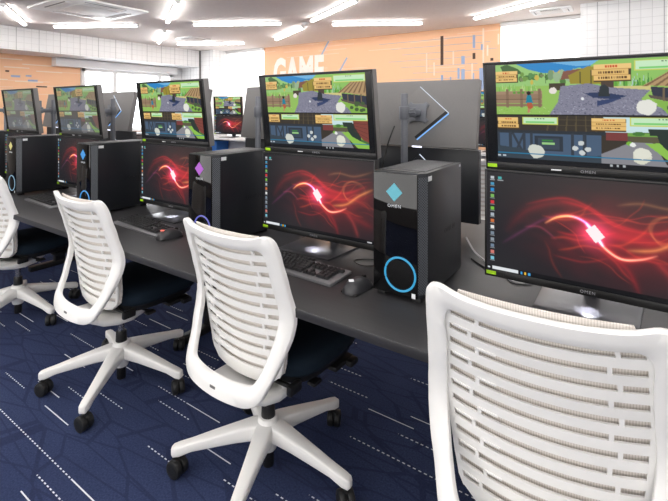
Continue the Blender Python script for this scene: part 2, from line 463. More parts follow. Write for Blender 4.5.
def game_picture():
    r = random.Random(4)
    im = np.zeros((NY, NX, 3)); im[:] = s2l((16, 17, 18))
    H = .5
    rect(im, 0, 0, 1, H, (146, 188, 92))
    rect(im, 0, 0, 1, .16, (40, 132, 196))
    poly(im, [(.3, 0), (.62, 0), (.55, .04), (.45, .05)], (110, 176, 220))
    poly(im, [(0, 0), (.12, 0), (.19, .06), (.27, .1), (.38, .1), (.46, .06), (.5, .12), (.5, .22), (0, .22)], (150, 196, 118))
    poly(im, [(.55, 0), (1, 0), (1, .24), (.5, .24), (.5, .06)], (140, 190, 96))
    poly(im, [(.03, .02), (.07, .0), (.13, .05), (.16, .1), (.05, .1)], (72, 104, 60))
    for k in range(26):
        blob(im, r.uniform(.14, .4), r.uniform(.1, .19), r.uniform(.008, .02), r.uniform(.012, .03), r.choice([(78, 120, 60), (112, 150, 70), (200, 178, 80), (120, 130, 90), (90, 140, 80)]), seed=k)
    for k in range(40):
        u = r.uniform(0, .25); poly(im, [(u, .28), (u + .004, r.uniform(.18, .23)), (u + .012, .28)], r.choice([(120, 176, 84), (176, 206, 130), (140, 190, 96)]))
    rect(im, .28, .1, .285, .2, (70, 80, 60)); 
    for k in range(5): blob(im, .31 + .03 * k, .12 + .02 * (k % 2), .018, .05, r.choice([(120, 150, 110), (150, 176, 140)]), seed=60 + k)
    # houses far down the road
    poly(im, [(.375, .09), (.47, .07), (.51, .14), (.36, .17)], (128, 84, 66))
    poly(im, [(.4, .13), (.5, .05), (.57, .08), (.58, .22), (.41, .21)], (150, 136, 48))
    rect(im, .455, .1, .462, .21, (84, 78, 40)); rect(im, .51, .09, .516, .22, (84, 78, 40))
    rect(im, .3, .2, .385, .27, (70, 62, 46))
    rect(im, .6, .1, .68, .25, (120, 176, 70)); rect(im, .56, .18, .62, .27, (76, 62, 52))
    for k in range(24): 
        u = r.uniform(.62, .78); poly(im, [(u, .24), (u + .006, r.uniform(.1, .19)), (u + .014, .24)], r.choice([(92, 160, 60), (150, 200, 120), (70, 130, 60), (170, 200, 190)]))
    rect(im, .62, .24, .78, .29, (206, 196, 130))
    # cobbled road
    road = [(.36, .23), (.5, .21), (.6, .25), (.78, .28), (.74, .36), (.9, H), (.3, H), (.345, .38)]
    poly(im, road, (128, 128, 146))
    mask = np.all(np.abs(im - np.array(s2l((128, 128, 146)))) < 1e-6, axis=2)
    k = im.copy()
    for q in range(900):
        u, v = r.uniform(.28, .92), r.uniform(.21, H); s_ = .004 + .012 * (v - .2)
        rect(k, u, v, u + s_, v + s_ * .9, r.choice([(158, 158, 176), (104, 104, 124), (146, 146, 160), (84, 86, 104)]))
    im[mask] = k[mask]
    poly(im, [(.48, .3), (.56, .29), (.68, .33), (.62, .36), (.52, .34)], (44, 58, 92)); poly(im, [(.54, .37), (.66, .345), (.6, .39), (.54, .42)], (52, 66, 104))
    poly(im, [(.545, .33), (.555, .24), (.575, .22), (.595, .25), (.6, .33)], (42, 50, 54))
    blob(im, .47, .35, .008, .014, (230, 232, 236))
    # fence and a small villager
    for v0, v1, c in ((.27, .3, (160, 134, 108)), (.3, .345, (146, 120, 96)), (.355, .39, (152, 126, 100)), (.395, .42, (140, 116, 92))): rect(im, 0, v0, .262, v1, c)
    for u in (.06, .14, .24): rect(im, u, .25, u + .016, .43, (130, 106, 84))
    for k in range(5): rect(im, .1 + .025 * k, .275, .115 + .025 * k, .295, (96, 150, 62))
    rect(im, 0, .345, .25, .352, (84, 70, 54))
    blob(im, .19, .29, .012, .02, (40, 30, 30), jit=.05); poly(im, [(.178, .31), (.202, .31), (.212, .39), (.172, .39)], (24, 126, 150))
    poly(im, [(.178, .385), (.205, .385), (.212, .43), (.19, .46), (.18, .43)], (176, 92, 60)); rect(im, .182, .44, .194, .485, (186, 130, 100))
    for k in range(30): rect(im, *(lambda u, v: (u, v, u + .006, v + .006))(r.uniform(0, .3), r.uniform(.42, .49)), r.choice([(176, 206, 130), (124, 168, 74)]))
    # hut at the right
    poly(im, [(.74, .25), (.9, .075), (1, .05), (1, .29), (.8, .24)], (176, 146, 104))
    for k in range(6): poly(im, [(.75 + .045 * k, .245), (.9 + .02 * k, .08), (.907 + .02 * k, .08), (.765 + .045 * k, .247)], (120, 94, 66))
    poly(im, [(.78, .25), (1, .29), (1, .42), (.79, .33)], (48, 52, 66)); poly(im, [(.77, .32), (1, .4), (1, .44), (.78, .35)], (92, 82, 72))
    for u in (.83, .89, .95): rect(im, u, .265, u + .01, .38, (112, 96, 76))
    poly(im, [(.79, .36), (1, .44), (1, H), (.86, H)], (132, 178, 76))
    for k in range(9): blob(im, r.uniform(.84, .98), r.uniform(.37, .47), .018, .022, (70, 92, 56), seed=90 + k)
    blob(im, .765, .43, .044, .07, (226, 226, 218), n=14, seed=3); blob(im, .32, .27, .02, .032, (230, 222, 214), seed=5)
    board(im, .0, .07, .125, .17, 1); board(im, .52, .04, .69, .19, 2); bar(im, .71, .02, 1, .11)
    # ---- lower half
    rect(im, 0, H, 1, H + .012, (20, 22, 20)); rect(im, 0, H + .012, 1, .95, (58, 52, 44))
    for k in range(8): poly(im, [(.28 + .05 * k, .66), (.3 + .045 * k, H + .01), (.306 + .045 * k, H + .01), (.29 + .05 * k, .66)], (84, 74, 54))
    for v in (.545, .6): rect(im, .3, v, .58, v + .006, (88, 78, 56))
    rect(im, 0, .68, .56, .95, (72, 92, 116)); rect(im, 0, .66, .58, .69, (46, 52, 58))
    for u in (.0, .07, .15, .19, .41, .47): rect(im, u, .68, u + .016, .9, (52, 60, 70))
    poly(im, [(.085, .69), (.1, .69), (.15, .86), (.135, .86)], (52, 60, 70)); poly(im, [(.15, .69), (.165, .69), (.12, .86), (.105, .86)], (52, 60, 70))
    rect(im, .215, .71, .37, .86, (46, 54, 64)); rect(im, .235, .73, .35, .84, (58, 70, 84))
    rect(im, .255, .745, .315, .765, (60, 130, 60)); rect(im, .255, .775, .325, .795, (150, 200, 130))
    poly(im, [(0, .82), (.12, .84), (.3, .9), (.56, .88), (.6, .95), (0, .95)], (54, 66, 76))
    poly(im, [(.57, H + .02), (.87, H + .02), (.87, .65), (.58, .66)], (198, 224, 226))
    rect(im, .58, .66, .68, .73, (120, 60, 58)); rect(im, .68, .66, .82, .7, (112, 160, 72)); rect(im, .68, .69, .82, .75, (90, 86, 64))
    blob(im, .73, .665, .03, .02, (72, 120, 56), seed=8)
    poly(im, [(.56, .86), (.7, .74), (.79, .74), (.86, .95), (.56, .95)], (134, 134, 140))
    poly(im, [(.76, .75), (.84, .74), (1, .86), (1, .95), (.9, .95)], (140, 190, 78))
    poly(im, [(.77, .62), (.86, .62), (.93, .8), (.93, .86), (.85, .8), (.82, .74), (.81, .68), (.78, .68)], (42, 54, 48))
    poly(im, [(.86, .56), (1, .54), (1, .88), (.94, .83), (.88, .68)], (126, 66, 56))
    for k in range(5): poly(im, [(.87, .6 + .03 * k), (1, .58 + .06 * k), (1, .585 + .06 * k), (.87, .605 + .03 * k)], (84, 44, 40))
    poly(im, [(.93, .83), (1, .87), (1, .9), (.93, .86)], (72, 110, 56))
    blob(im, .69, .755, .016, .018, (120, 180, 60)); blob(im, .705, .765, .014, .02, (232, 234, 230))
    for u, v in ((.46, .77), (.43, .82), (.495, .825), (.465, .86)): blob(im, u, v, .016, .024, (200, 206, 206), seed=int(u * 99)); 
    blob(im, .225, .865, .046, .07, (206, 210, 200), n=13, seed=11); blob(im, .745, .865, .045, .07, (214, 214, 196), n=13, seed=12)
    im[(VV > .89) & (VV < .9)] = s2l((40, 120, 160)); rect(im, 0, .915, .02, .93, (190, 200, 210)); rect(im, .03, .915, .05, .93, (190, 200, 210))
    blob(im, .745, .84, .042, .05, (222, 222, 208), n=13, seed=12)
    board(im, .01, .53, .13, .635, 4); board(im, .51, .53, .67, .64, 5); bar(im, .15, .525, .345, .6); bar(im, .69, .52, 1, .6)
    rect(im, 0, .95, 1, 1, (18, 20, 24))
    for k in range(3): rect(im, .6 + .03 * k, .955, .612 + .03 * k, .975, (170, 176, 180))
    return im

def swirl_picture():
    im = np.zeros((NY, NX, 3)); asp = 16 / 9
    X = UU * asp; Y = VV
    base = np.array(s2l((34, 34, 38)))
    im += base
    g = np.exp(-(((UU - .62) / .45) ** 2 + ((VV - .15) / .3) ** 2)); im += g[..., None] * np.array([.022, .014, .010])
    g = np.exp(-(((UU - .8) / .35) ** 2 + ((VV - .55) / .35) ** 2)); im += g[..., None] * np.array([.045, .004, .004])
    def ribbon(pts, w, col, amp, fade=True):
        Q = spline([Vector((p[0] * asp, p[1], 0)) for p in pts], 14)
        best = np.full(X.shape, 9.0); tt = np.zeros(X.shape)
        for i in range(len(Q) - 1):
            a, b = Q[i], Q[i + 1]; dx, dy = b.x - a.x, b.y - a.y; L = dx * dx + dy * dy + 1e-9
            t = np.clip(((X - a.x) * dx + (Y - a.y) * dy) / L, 0, 1)
            d = np.hypot(X - a.x - t * dx, Y - a.y - t * dy); k = d < best
            best = np.where(k, d, best); tt = np.where(k, (i + t) / (len(Q) - 1), tt)
        a = amp * np.exp(-(best / w) ** 1.3)
        if fade: a = a * np.clip(np.sin(tt * PI) * 1.6, 0, 1)
        c = np.array(col) if not callable(col) else col(tt)
        return a[..., None] * c
    red = (1.0, .02, .03)
    # broad veils
    im += ribbon([(.1, .6), (.22, .35), (.4, .24), (.55, .32), (.68, .45), (.85, .4), (1.0, .25)], .035, red, .10)
    im += ribbon([(.2, .3), (.38, .2), (.5, .25), (.62, .38), (.75, .42)], .010, red, .22)
    im += ribbon([(.36, .22), (.5, .27), (.62, .4), (.78, .42), (.95, .3)], .014, red, .28)
    im += ribbon([(.42, .5), (.52, .48), (.64, .5), (.8, .5), (1, .42)], .06, red, .2)
    im += ribbon([(.08, .72), (.2, .55), (.3, .42), (.42, .33)], .012, (.3, .05, .2), .2)
    im += ribbon([(.2, .52), (.28, .5), (.36, .6)], .01, (.4, .05, .1), .3)
    im += ribbon([(.55, .55), (.62, .68), (.68, .8), (.72, .98)], .02, red, .13)
    im += ribbon([(.72, .58), (.8, .68), (.9, .74), (1, .8)], .04, red, .09)
    im += ribbon([(.78, .66), (.84, .78), (.88, .95)], .02, (.6, .05, .04), .25)
    im += ribbon([(.62, .22), (.72, .18), (.85, .2), (1.0, .12)], .012, (.35, .15, .06), .35)
    for k in range(5):   # ring of thin orange threads
        cu, cv, r0 = .82 + .008 * k, .38 + .006 * k, .085 + .006 * k
        im += ribbon([(cu + r0 * .8 * math.cos(t), cv + r0 * 1.3 * math.sin(t)) for t in [q * PI / 5 + k * .3 for q in range(10)]], .006, (.5, .14, .05), .16)
    im += ribbon([(.66, .6), (.78, .56), (.88, .44), (1, .33)], .014, (1, .35, .1), .5)
    rr = random.Random(12)
    for k in range(26):   # fine red filaments drifting round the core
        u, v = rr.uniform(.28, .9), rr.uniform(.25, .75); P = [(u, v)]; a = rr.uniform(-.7, .7)
        for q in range(4):
            a += rr.uniform(-.6, .6); u += .07 * math.cos(a); v += .09 * math.sin(a); P.append((u, v))
        d = math.hypot((P[2][0] - .58), P[2][1] - .5)
        im += ribbon(P, rr.uniform(.004, .012), (1, rr.uniform(.02, .12), .03), .26 * math.exp(-(d / .28) ** 2) + .03)
    g = np.exp(-(((UU - .60) / .2) ** 2 + ((VV - .5) / .2) ** 2) ** .8); wv = .6 + .4 * np.sin(9 * UU + 7 * np.sin(6 * VV)) * np.sin(13 * VV + 5 * np.sin(7 * UU))
    im += (g * wv)[..., None] * np.array([.30, .006, .012])
    # main S curve
    def sc(t):
        a = np.array([1.0, .45, .15]); b = np.array([.8, .25, 1.0]); c = np.array([1.0, .3, .2])
        w1 = np.clip(1 - np.abs(t - .12) / .2, 0, 1)[..., None]; w2 = np.clip(1 - np.abs(t - .42) / .2, 0, 1)[..., None]; w3 = np.clip(1 - w1 - w2, 0, 1)
        return w1 * a + w2 * b + w3 * c
    S = [(.3, .46), (.36, .385), (.43, .36), (.49, .4), (.53, .49), (.57, .6), (.64, .68), (.72, .66), (.79, .6)]
    im += ribbon(S, .022, red, .5)
    im += ribbon(S, .007, sc, 2.4)
    g = np.exp(-((np.hypot((UU - .53) * asp, VV - .49) / .085) ** 1.6)); im += g[..., None] * np.array([1.2, .08, .22])
    im += ribbon([(.49, .4), (.53, .49), (.57, .6)], .008, (1, .6, 1), 2.0)
    poly(im, [(.49, .47), (.53, .41), (.575, .51), (.535, .575)], (255, 240, 242))
    # desktop icons, search box, task bar
    cols = [(190, 195, 200), (70, 150, 190), (40, 140, 210), (120, 180, 90), (210, 50, 60), (120, 190, 60), (170, 180, 190), (200, 110, 60), (225, 225, 225), (120, 135, 150), (140, 150, 160), (110, 130, 150), (210, 120, 110), (120, 190, 210)]
    for k, c in enumerate(cols):
        v = .045 + k * .063
        rect(im, .022, v, .04, v + .03, c); rect(im, .018, v + .035, .044, v + .042, (150, 155, 160))
    rect(im, .062, .045, .082, .075, (70, 170, 170)); rect(im, .058, .08, .09, .087, (150, 155, 160))
    rect(im, 0, .955, 1, 1, (14, 15, 18)); rect(im, .03, .96, .17, .992, (222, 226, 230)); rect(im, .006, .966, .018, .986, (200, 205, 210))
    for k, c in enumerate([(60, 150, 210), (230, 180, 60), (70, 160, 220)]): rect(im, .18 + .02 * k, .965, .19 + .02 * k, .987, c)
    rect(im, .95, .97, .985, .985, (190, 190, 195))
    return np.clip(im, 0, 1.6)

def screen_mesh(name, img, x0, x1, z0, z1, y):
    xs = np.linspace(x0, x1, NX); zs = np.linspace(z1, z0, NY)
    XX, ZZ = np.meshgrid(xs, zs)
    co = np.stack([XX.ravel(), np.full(NX * NY, y), ZZ.ravel()], 1)
    idx = np.arange(NX * NY).reshape(NY, NX)
    f = np.stack([idx[:-1, :-1], idx[1:, :-1], idx[1:, 1:], idx[:-1, 1:]], 2).reshape(-1, 4)
    me = bpy.data.meshes.new(name)
    me.vertices.add(len(co)); me.vertices.foreach_set('co', co.ravel().astype(np.float32))
    me.loops.add(f.size); me.loops.foreach_set('vertex_index', f.ravel().astype(np.int32))
    me.polygons.add(len(f)); me.polygons.foreach_set('loop_start', np.arange(0, f.size, 4, dtype=np.int32))
    me.update(calc_edges=True); me.validate()
    a = me.color_attributes.new('Col', 'FLOAT_COLOR', 'POINT')
    rgba = np.ones((NX * NY, 4), np.float32); rgba[:, :3] = img.reshape(-1, 3)
    a.data.foreach_set('color', rgba.ravel())
    return me

# ------------------------------------------------------------------ room shell
CEIL = 2.545
def struct(name, mb, mat, parent=None, smooth=False):
    o = mb.build(name, mat, parent, smooth=smooth)
    if not parent: o['kind'] = 'structure'
    return o
struct('floor', MB().box((-2.2, 1.7, -0.05), (12.4, 9.8, 0.1)), M['carpet'])
struct('ceiling', MB().box((-2.2, 1.7, CEIL + 0.05), (12.4, 9.8, 0.1)), M['ceil'])
# left wall with a window opening
LX = -8.13
mb = MB()
mb.box((LX - .06, .38, 1.2725), (.12, 7.04, 2.545)); mb.box((LX - .06, 4.83, .45), (.12, 1.86, .9)); mb.box((LX - .06, 4.83, 2.33), (.12, 1.86, .43)); mb.box((LX - .06, 6.08, 1.2725), (.12, .64, 2.545))
wl = struct('wall_left', mb, M['orange'])
wb = struct('wall_back', MB().box((-2.1, 6.46, CEIL / 2), (12.2, .12, CEIL)), M['orange'])
struct('wall_right', MB().box((3.86, 1.7, CEIL / 2), (.12, 9.6, CEIL)), M['white_wall'])
struct('wall_front', MB().box((-2.1, -3.06, CEIL / 2), (12.2, .12, CEIL)), M['grey_wall'])
struct('trim_1', MB().box((-7.805, 1.7, 2.377), (.65, 9.4, .335)), M['tile'])          # tiled beam
struct('trim_2', MB().box((-7.603, 6.2, 1.104), (1.054, .4, 2.208)).box((-7.278, 6.2, 2.376), (.404, .4, .336)), M['tile'])   # tiled corner pillar
struct('trim_3', MB().box((.66, 6.06, CEIL / 2), (2.29, .68, CEIL)), M['tile'])         # tiled column at the right
struct('trim_4', MB().box((-7.468, 5.985, 2.2), (.03, .03, .69)), M['grey'])
struct('trim_5', MB().box((LX + .012, 5.88, 1.104), (.024, .25, 2.208)), M['tile'])
lc = empty('low_cabinet', (-7.92, 4.85, 0)); tag(lc, 'dark low cabinet along the wall under the left window', 'cabinet')
MB().box((0, 0, .43), (.38, 1.86, .84), .004).build('cabinet_body', M['bezel'], lc)
MB().box((.005, 0, .865), (.4, 1.88, .03), .004).build('cabinet_top', M['counter'], lc)
for k in range(3):
    d = MB().box((.198, -.62 + .62 * k, .43), (.016, .6, .78), .003).build('cabinet_door', M['midgrey'], lc)
    MB().box((.212, -.4 + .62 * k, .6), (.014, .012, .12), .003).build('handle', M['chrome'], d)
struct('trim_6', MB().box((LX + .012, -.3, 1.104), (.024, 5.2, 2.208)), M['grey_wall'])  # unseen grey slab added to grey the glass reflections and cut orange bounce
# left window
win = struct('window_1', MB().box((LX, 3.93, 1.48), (.1, .06, 1.16)).box((LX, 5.73, 1.48), (.1, .06, 1.16)).box((LX, 4.83, .93), (.1, 1.86, .06)).box((LX, 4.83, 2.04), (.1, 1.86, .06)).box((LX, 4.51, 1.48), (.09, .08, 1.1)).box((LX, 5.46, 1.48), (.09, .08, 1.1)), M['white_metal'])
for y0, y1 in ((3.96, 4.47), (4.55, 5.42), (5.5, 5.7)):
    MB().box((LX, (y0 + y1) / 2, 1.485), (.006, y1 - y0, 1.05)).build('window_pane', M['pane'], win, smooth=False)
# roller blinds on the solid back wall, daylight put into their cloth glow
def blind(name, x0, x1, label):
    t = empty(name, ((x0 + x1) / 2, 6.39, 0)); w = x1 - x0
    tag(t, label, 'roller blind')
    rows = [[(-w / 2, -.012, z), (w / 2, -.012, z)] for z in (.75, 2.49)]
    MB().sheet(rows, (0, .003, 0)).build('blind_cloth', M['blind'], t, smooth=False)
    MB().box((0, -.03, 2.515), (w, .055, .05), .006).build('blind_cassette', M['white_metal'], t)
    MB().box((0, -.012, .75), (w, .02, .03), .004).build('hem_bar', M['white_metal'], t)
blind('roller_blind', -7.07, -6.012, 'bright white roller blind pulled down between the tiled corner pillar and the orange lettered wall')
blind('roller_blind', -1.515, -.51, 'wide bright white roller blind between the striped orange wall and the tiled column at right')
bl = empty('blind_box', (LX + .09, 4.62, 2.06))
tag(bl, 'long white blind box under the tiled beam above the left window', 'blind box')
MB().box((0, 0, .072), (.16, 2.36, .14), .008).build('cassette', M['white_metal'], bl)
MB().box((0, -1.185, .072), (.17, .012, .148), .004).build('end_cap', M['white_metal'], bl)
MB().box((0, 1.185, .072), (.17, .012, .148), .004).build('end_cap', M['white_metal'], bl)

# painted stripes on the orange walls
Yw = 6.398
mbb, mbd, mbw = MB(), MB(), MB()
def vs(mb, x, z0, z1, w): mb.box((x, Yw, (z0 + z1) / 2), (w, .004, abs(z1 - z0)))
vs(mbd, -2.375, 2.004, 2.444, .045); vs(mbd, -1.893, 2.065, 2.153, .04); vs(mbd, -1.64, 2.025, 2.065, .04)
for x, z0, z1, w in ((-1.893, 2.225, 2.414, .035), (-1.779, 2.188, 2.274, .03), (-2.054, 2.002, 2.12, .05), (-2.121, 1.783, 1.946, .03), (-2.054, 1.766, 1.928, .05), (-1.786, 1.612, 1.929, .06), (-2.375, 1.74, 1.853, .035), (-2.24, 1.74, 1.82, .02), (-1.9, 1.72, 1.86, .02), (-1.8, 1.3, 1.5, .05)): vs(mbb, x, z0, z1, w)
for a, b in (((-4.47, 2.545), (-4.70, 2.2)), ((-4.083, 2.225), (-4.187, 2.069)), ((-4.187, 2.069), (-4.3, 1.9))):
    L = math.dist(a, b); mbb.box(((a[0] + b[0]) / 2, Yw, (a[1] + b[1]) / 2), (L, .004, .028), rot=(0, -math.atan2(b[1] - a[1], b[0] - a[0]), 0))
for k in range(7): mbb.box((-2.6 + .15 * (k % 3), Yw, 2.4 - .1 * k), (1.7 - .12 * k, .003, .005))
for x, z0, z1 in ((-1.76, 2.0, 2.5), (-2.62, 1.9, 2.2), (-2.5, 1.85, 2.05), (-2.2, 2.0, 2.2), (-1.92, 1.7, 2.0), (-1.7, 2.1, 2.25), (-1.55, 2.25, 2.4)): vs(mbw, x, z0, z1, .022)
mbb.build('stripe_pattern', M['stripe_b'], wb, smooth=False); mbd.build('stripe_pattern', M['stripe_d'], wb, smooth=False); mbw.build('stripe_pattern', M['stripe_w'], wb, smooth=False)
mbb, mbd, mbw = MB(), MB(), MB()
def hs(mb, y0, y1, z, h=.02): mb.box((LX + .002, (y0 + y1) / 2, z), (.004, y1 - y0, h))
hs(mbb, 2.845, 2.97, 1.86, .03); hs(mbb, 3.05, 3.13, 1.875, .025); hs(mbb, 3.08, 3.22, 1.80, .03); hs(mbb, 2.3, 2.5, 1.7, .02)
hs(mbd, 3.2, 3.36, 1.706, .022); hs(mbd, 2.77, 2.82, 1.935, .026); hs(mbd, 2.2, 2.4, 1.6)
for y0, y1, z in ((2.7, 3.0, 2.13), (3.0, 3.5, 2.06), (2.75, 3.1, 2.0), (3.2, 3.6, 1.96), (2.9, 3.3, 1.78), (2.6, 2.8, 1.8)): hs(mbw, y0, y1, z, .016)
mbb.build('stripe_pattern', M['stripe_b'], wl, smooth=False); mbd.build('stripe_pattern', M['stripe_d'], wl, smooth=False); mbw.build('stripe_pattern', M['stripe_w'], wl, smooth=False)

gl = empty('wall_lettering', (-5.18, 6.395, 2.0))
tag(gl, 'large pale letters spelling GAME on the orange back wall above the monitors', 'lettering')
text_mesh('letters', 'GAME', .74, M['wall_letter'], gl, (0, 0, .0), offset=.032, extrude=.004, xs=.585, spacing=1.06)

# ------------------------------------------------------------------ ceiling fittings
def make_tube():
    t = empty('ceiling_light')
    MB().box((0, 0, -.012), (1.24, .05, .024), .003).build('housing', M['white_metal'], t)
    MB().box((0, 0, -.036), (1.22, .044, .026), .01).build('light_tube', M['tube'], t)
    for s in (-1, 1): MB().box((s * .616, 0, -.034), (.012, .048, .032), .004).build('end_cap', M['white_metal'], t)
    return t
def tube_labels():
    return {
        (0, 2.29, -30): 'ceiling tube light at the top left corner, cut by the photo edge',
        (0, 3.22, 30): 'horizontal tube light just above the long tiled beam at upper left',
        (0, 4.37, -30): 'short looking tube light ending at the tiled beam, left of centre',
        (0, 5.27, 30): 'farthest tube light at left, in front of the tiled corner pillar',
        (1, 3.31, -30): 'steep tube light cut by the top edge, left of centre',
        (1, 4.25, 30): 'horizontal tube light between the two ceiling air vents and the GAME letters',
        (1, 5.26, -30): 'slanted tube light ending near the white blind left of the GAME letters',
        (2, 4.33, -30): 'long slanted tube light beside the smoke detector, cut by the top edge',
        (2, 5.31, 30): 'horizontal tube light above the orange wall right of the smoke detector',
        (3, 5.4, -30): 'slanted tube light at upper right in front of the wide roller blind',
    }
TL = tube_labels()
first = make_tube(); used = False
XS = {0: (-6.43, -6.28), 1: (-4.65, -4.515), 2: (-2.98, -2.9), 3: (-1.15, -1.15), 4: (.6, .6), 5: (2.4, 2.4)}
cells = [k for k in TL]
for k in range(0, 6):
    for y, a in (((.15, -30), (1.1, 30), (-1.95, -30), (-1.0, 30)) if k % 2 == 0 else ((1.2, -30), (2.15, 30), (-.9, -30), (.1, 30))): cells.append((k, y, a))
for k in (2, 4): cells += [(k, 2.25, -30), (k, 3.2, 30)]
cells += [(4, 4.3, -30)]
for k in (3, 5): cells += [(k, 3.3, -30), (k, 4.25, 30)]
for (k, y, a) in cells:
    t = first if not used else copy_tree(first); used = True
    t.location = (-4.44 if (k, y) == (1, 5.26) else XS[k][0 if a < 0 else 1], y, CEIL); t.rotation_euler = (0, 0, math.radians(a))
    tag(t, TL.get((k, y, a), 'white tube light on the ceiling outside the photo, above and behind the camera'), 'ceiling light', 'tube lights zigzagging across the ceiling')

def cassette(name, loc, w, d, label):
    t = empty(name, loc); tag(t, label, 'air conditioner')
    MB().box((0, 0, -.012), (w, d, .024), .008).build('panel', M['white_metal'], t)
    MB().box((0, 0, -.027), (w * .52, d * .52, .008), .003).build('grille', vent_mat, t)
    for sx, sy in ((1, 0), (-1, 0), (0, 1), (0, -1)):
        MB().box((sx * w * .36, sy * d * .36, -.026), (w * (.06 if sx else .5), d * (.06 if sy else .5), .006), .002).build('air_vane', M['white_wall'], t)
        MB().box((sx * w * .405, sy * d * .405, -.0255), (w * (.018 if sx else .5), d * (.018 if sy else .5), .004)).build('air_slot', M['grey'], t)
vent_mat = vent_material('grille', (225, 222, 218), (150, 146, 142), .02)
cassette('air_conditioner', (-5.37, 2.68, CEIL), .95, .95, 'large square ceiling air conditioner at upper left, seen in front of the tiled beam')
cassette('air_conditioner', (-6.2, 4.83, CEIL), .42, .42, 'small distant ceiling air vent behind the horizontal tube lights, left of centre')
cassette('air_conditioner', (-.8, 5.86, CEIL), .45, .3, 'faint white ceiling air vent above the wide roller blind at right')
sd = empty('smoke_detector', (-3.757, 4.825, CEIL)); tag(sd, 'small round white smoke detector on the ceiling between two slanted tube lights', 'smoke detector')
MB().cyl((0, 0, -.012), (0, 0, 0), .06, .06, 24, .003).build('base', M['white_metal'], sd)
MB().cyl((0, 0, -.045), (0, 0, -.012), .035, .05, 24, .006).build('sensor_head', M['white_plastic'], sd)
sd = empty('motion_sensor', (-6.75, 5.25, CEIL)); tag(sd, 'small white domed sensor on the ceiling above the tiled corner pillar', 'sensor')
MB().sphere((0, 0, -.01), .05, (1, 1, .8)).build('dome', M['white_plastic'], sd)
MB().cyl((0, 0, -.012), (0, 0, 0), .06, .06, 24, .003).build('base', M['white_metal'], sd)

# ------------------------------------------------------------------ desk
DZ = .715
dk = empty('gaming_desk', (0, 0, 0))
tag(dk, 'long black double sided desk running the length of the room under all the computers', 'desk')
DX0, DX1, DY0, DY1 = -6.35, 1.7, 1.09, 2.56
MB().box(((DX0 + DX1) / 2, (DY0 + DY1) / 2, DZ - .015), (DX1 - DX0, DY1 - DY0, .03), .003).build('desktop', M['desk'], dk)
MB().box(((DX0 + DX1) / 2, 1.82, DZ - .055), (DX1 - DX0 - .1, .05, .05), .003).build('support_beam', M['black'], dk)
for x in (-6.2, -4.12, -2.14, -.3, 1.5):
    MB().box((x, 1.8, .35), (.05, .08, .66), .004).box((x, 1.82, .02), (.06, .5, .04), .006).box((x, 1.82, DZ - .05), (.05, .9, .035), .004).build('leg', M['black'], dk)

# ------------------------------------------------------------------ monitor prototypes
MW, MH = .628, .373
def monitor_shell(t, shell):
    MB().prism([(-MW / 2, 0), (MW / 2, 0), (MW / 2, MH), (-MW / 2, MH)], 00.0, .036, .004, axis='y').build('housing', shell, t)
    MB().box((0, -.002, .0115), (MW, .005, .023), .0015).box((0, -.002, MH - .004), (MW, .005, .008), .001).box((-MW / 2 + .0035, -.002, MH / 2), (.007, .005, MH), .001).box((MW / 2 - .0035, -.002, MH / 2), (.007, .005, MH), .001).build('bezel', M['bezel'], t)
    text_mesh('logo_text', 'OMEN', .013, M['letter'], t, (0, -.005, .0115), spacing=1.25)
    MB().box((-MW / 2 + .022, -.005, .013), (.032, .001, .012)).build('green_sticker', M['sticker_g'], t, smooth=False)
    MB().box((-MW / 2 + .051, -.005, .013), (.024, .001, .012)).build('black_sticker', M['black'], t, smooth=False)
    # back: raised diamond with a lit channel on two sides
    c = Vector((0, .04, MH / 2)); r = .165; h = .148
    MB().prism([(-r, c.z), (0, c.z - h), (r, c.z), (0, c.z + h)], .038, .0445, .0015, axis='y').build('diamond_panel', shell, t)
    def strip(p, q, w, y0, y1, off):
        a, b = Vector((p[0], 0, p[1])), Vector((q[0], 0, q[1])); d = (b - a).normalized(); n = Vector((d.z, 0, -d.x))
        if n.x > 0: n = -n
        a2, b2 = a + n * off, b + n * off
        return [((a2 + n * w * k).x, (a2 + n * w * k).z) for k in (0, 1)] + [((b2 + n * w * k).x, (b2 + n * w * k).z) for k in (1, 0)], y0, y1
    # seen from behind the lit edges are at local -x
    pts, y0, y1 = strip((-r, c.z), (0, c.z - h), .016, .04, .0405, -.017); MB().prism(pts, y0, .046, axis='y').build('lit_channel', M['black'], t, smooth=False)
    pts, y0, y1 = strip((-r, c.z), (0, c.z - h), .005, .04, .0405, 0.001); MB().prism(pts, .04, .0465, axis='y').build('light_strip', M['led'], t, smooth=False)
    pts, y0, y1 = strip((-r, c.z), (0, c.z + h), .0025, .04, .0405, 0.001); MB().prism(pts, .04, .0465, axis='y').build('light_strip', M['led_white'], t, smooth=False)
GAME = screen_mesh('screen', game_picture(), -.272, .279, .026, MH - .011, -.003)
GAME.materials.append(M['game'])
SWIRL = screen_mesh('screen', swirl_picture(), -MW / 2 + .0075, MW / 2 - .0075, .0235, MH - .0085, -.003)
SWIRL.materials.append(M['swirl'])

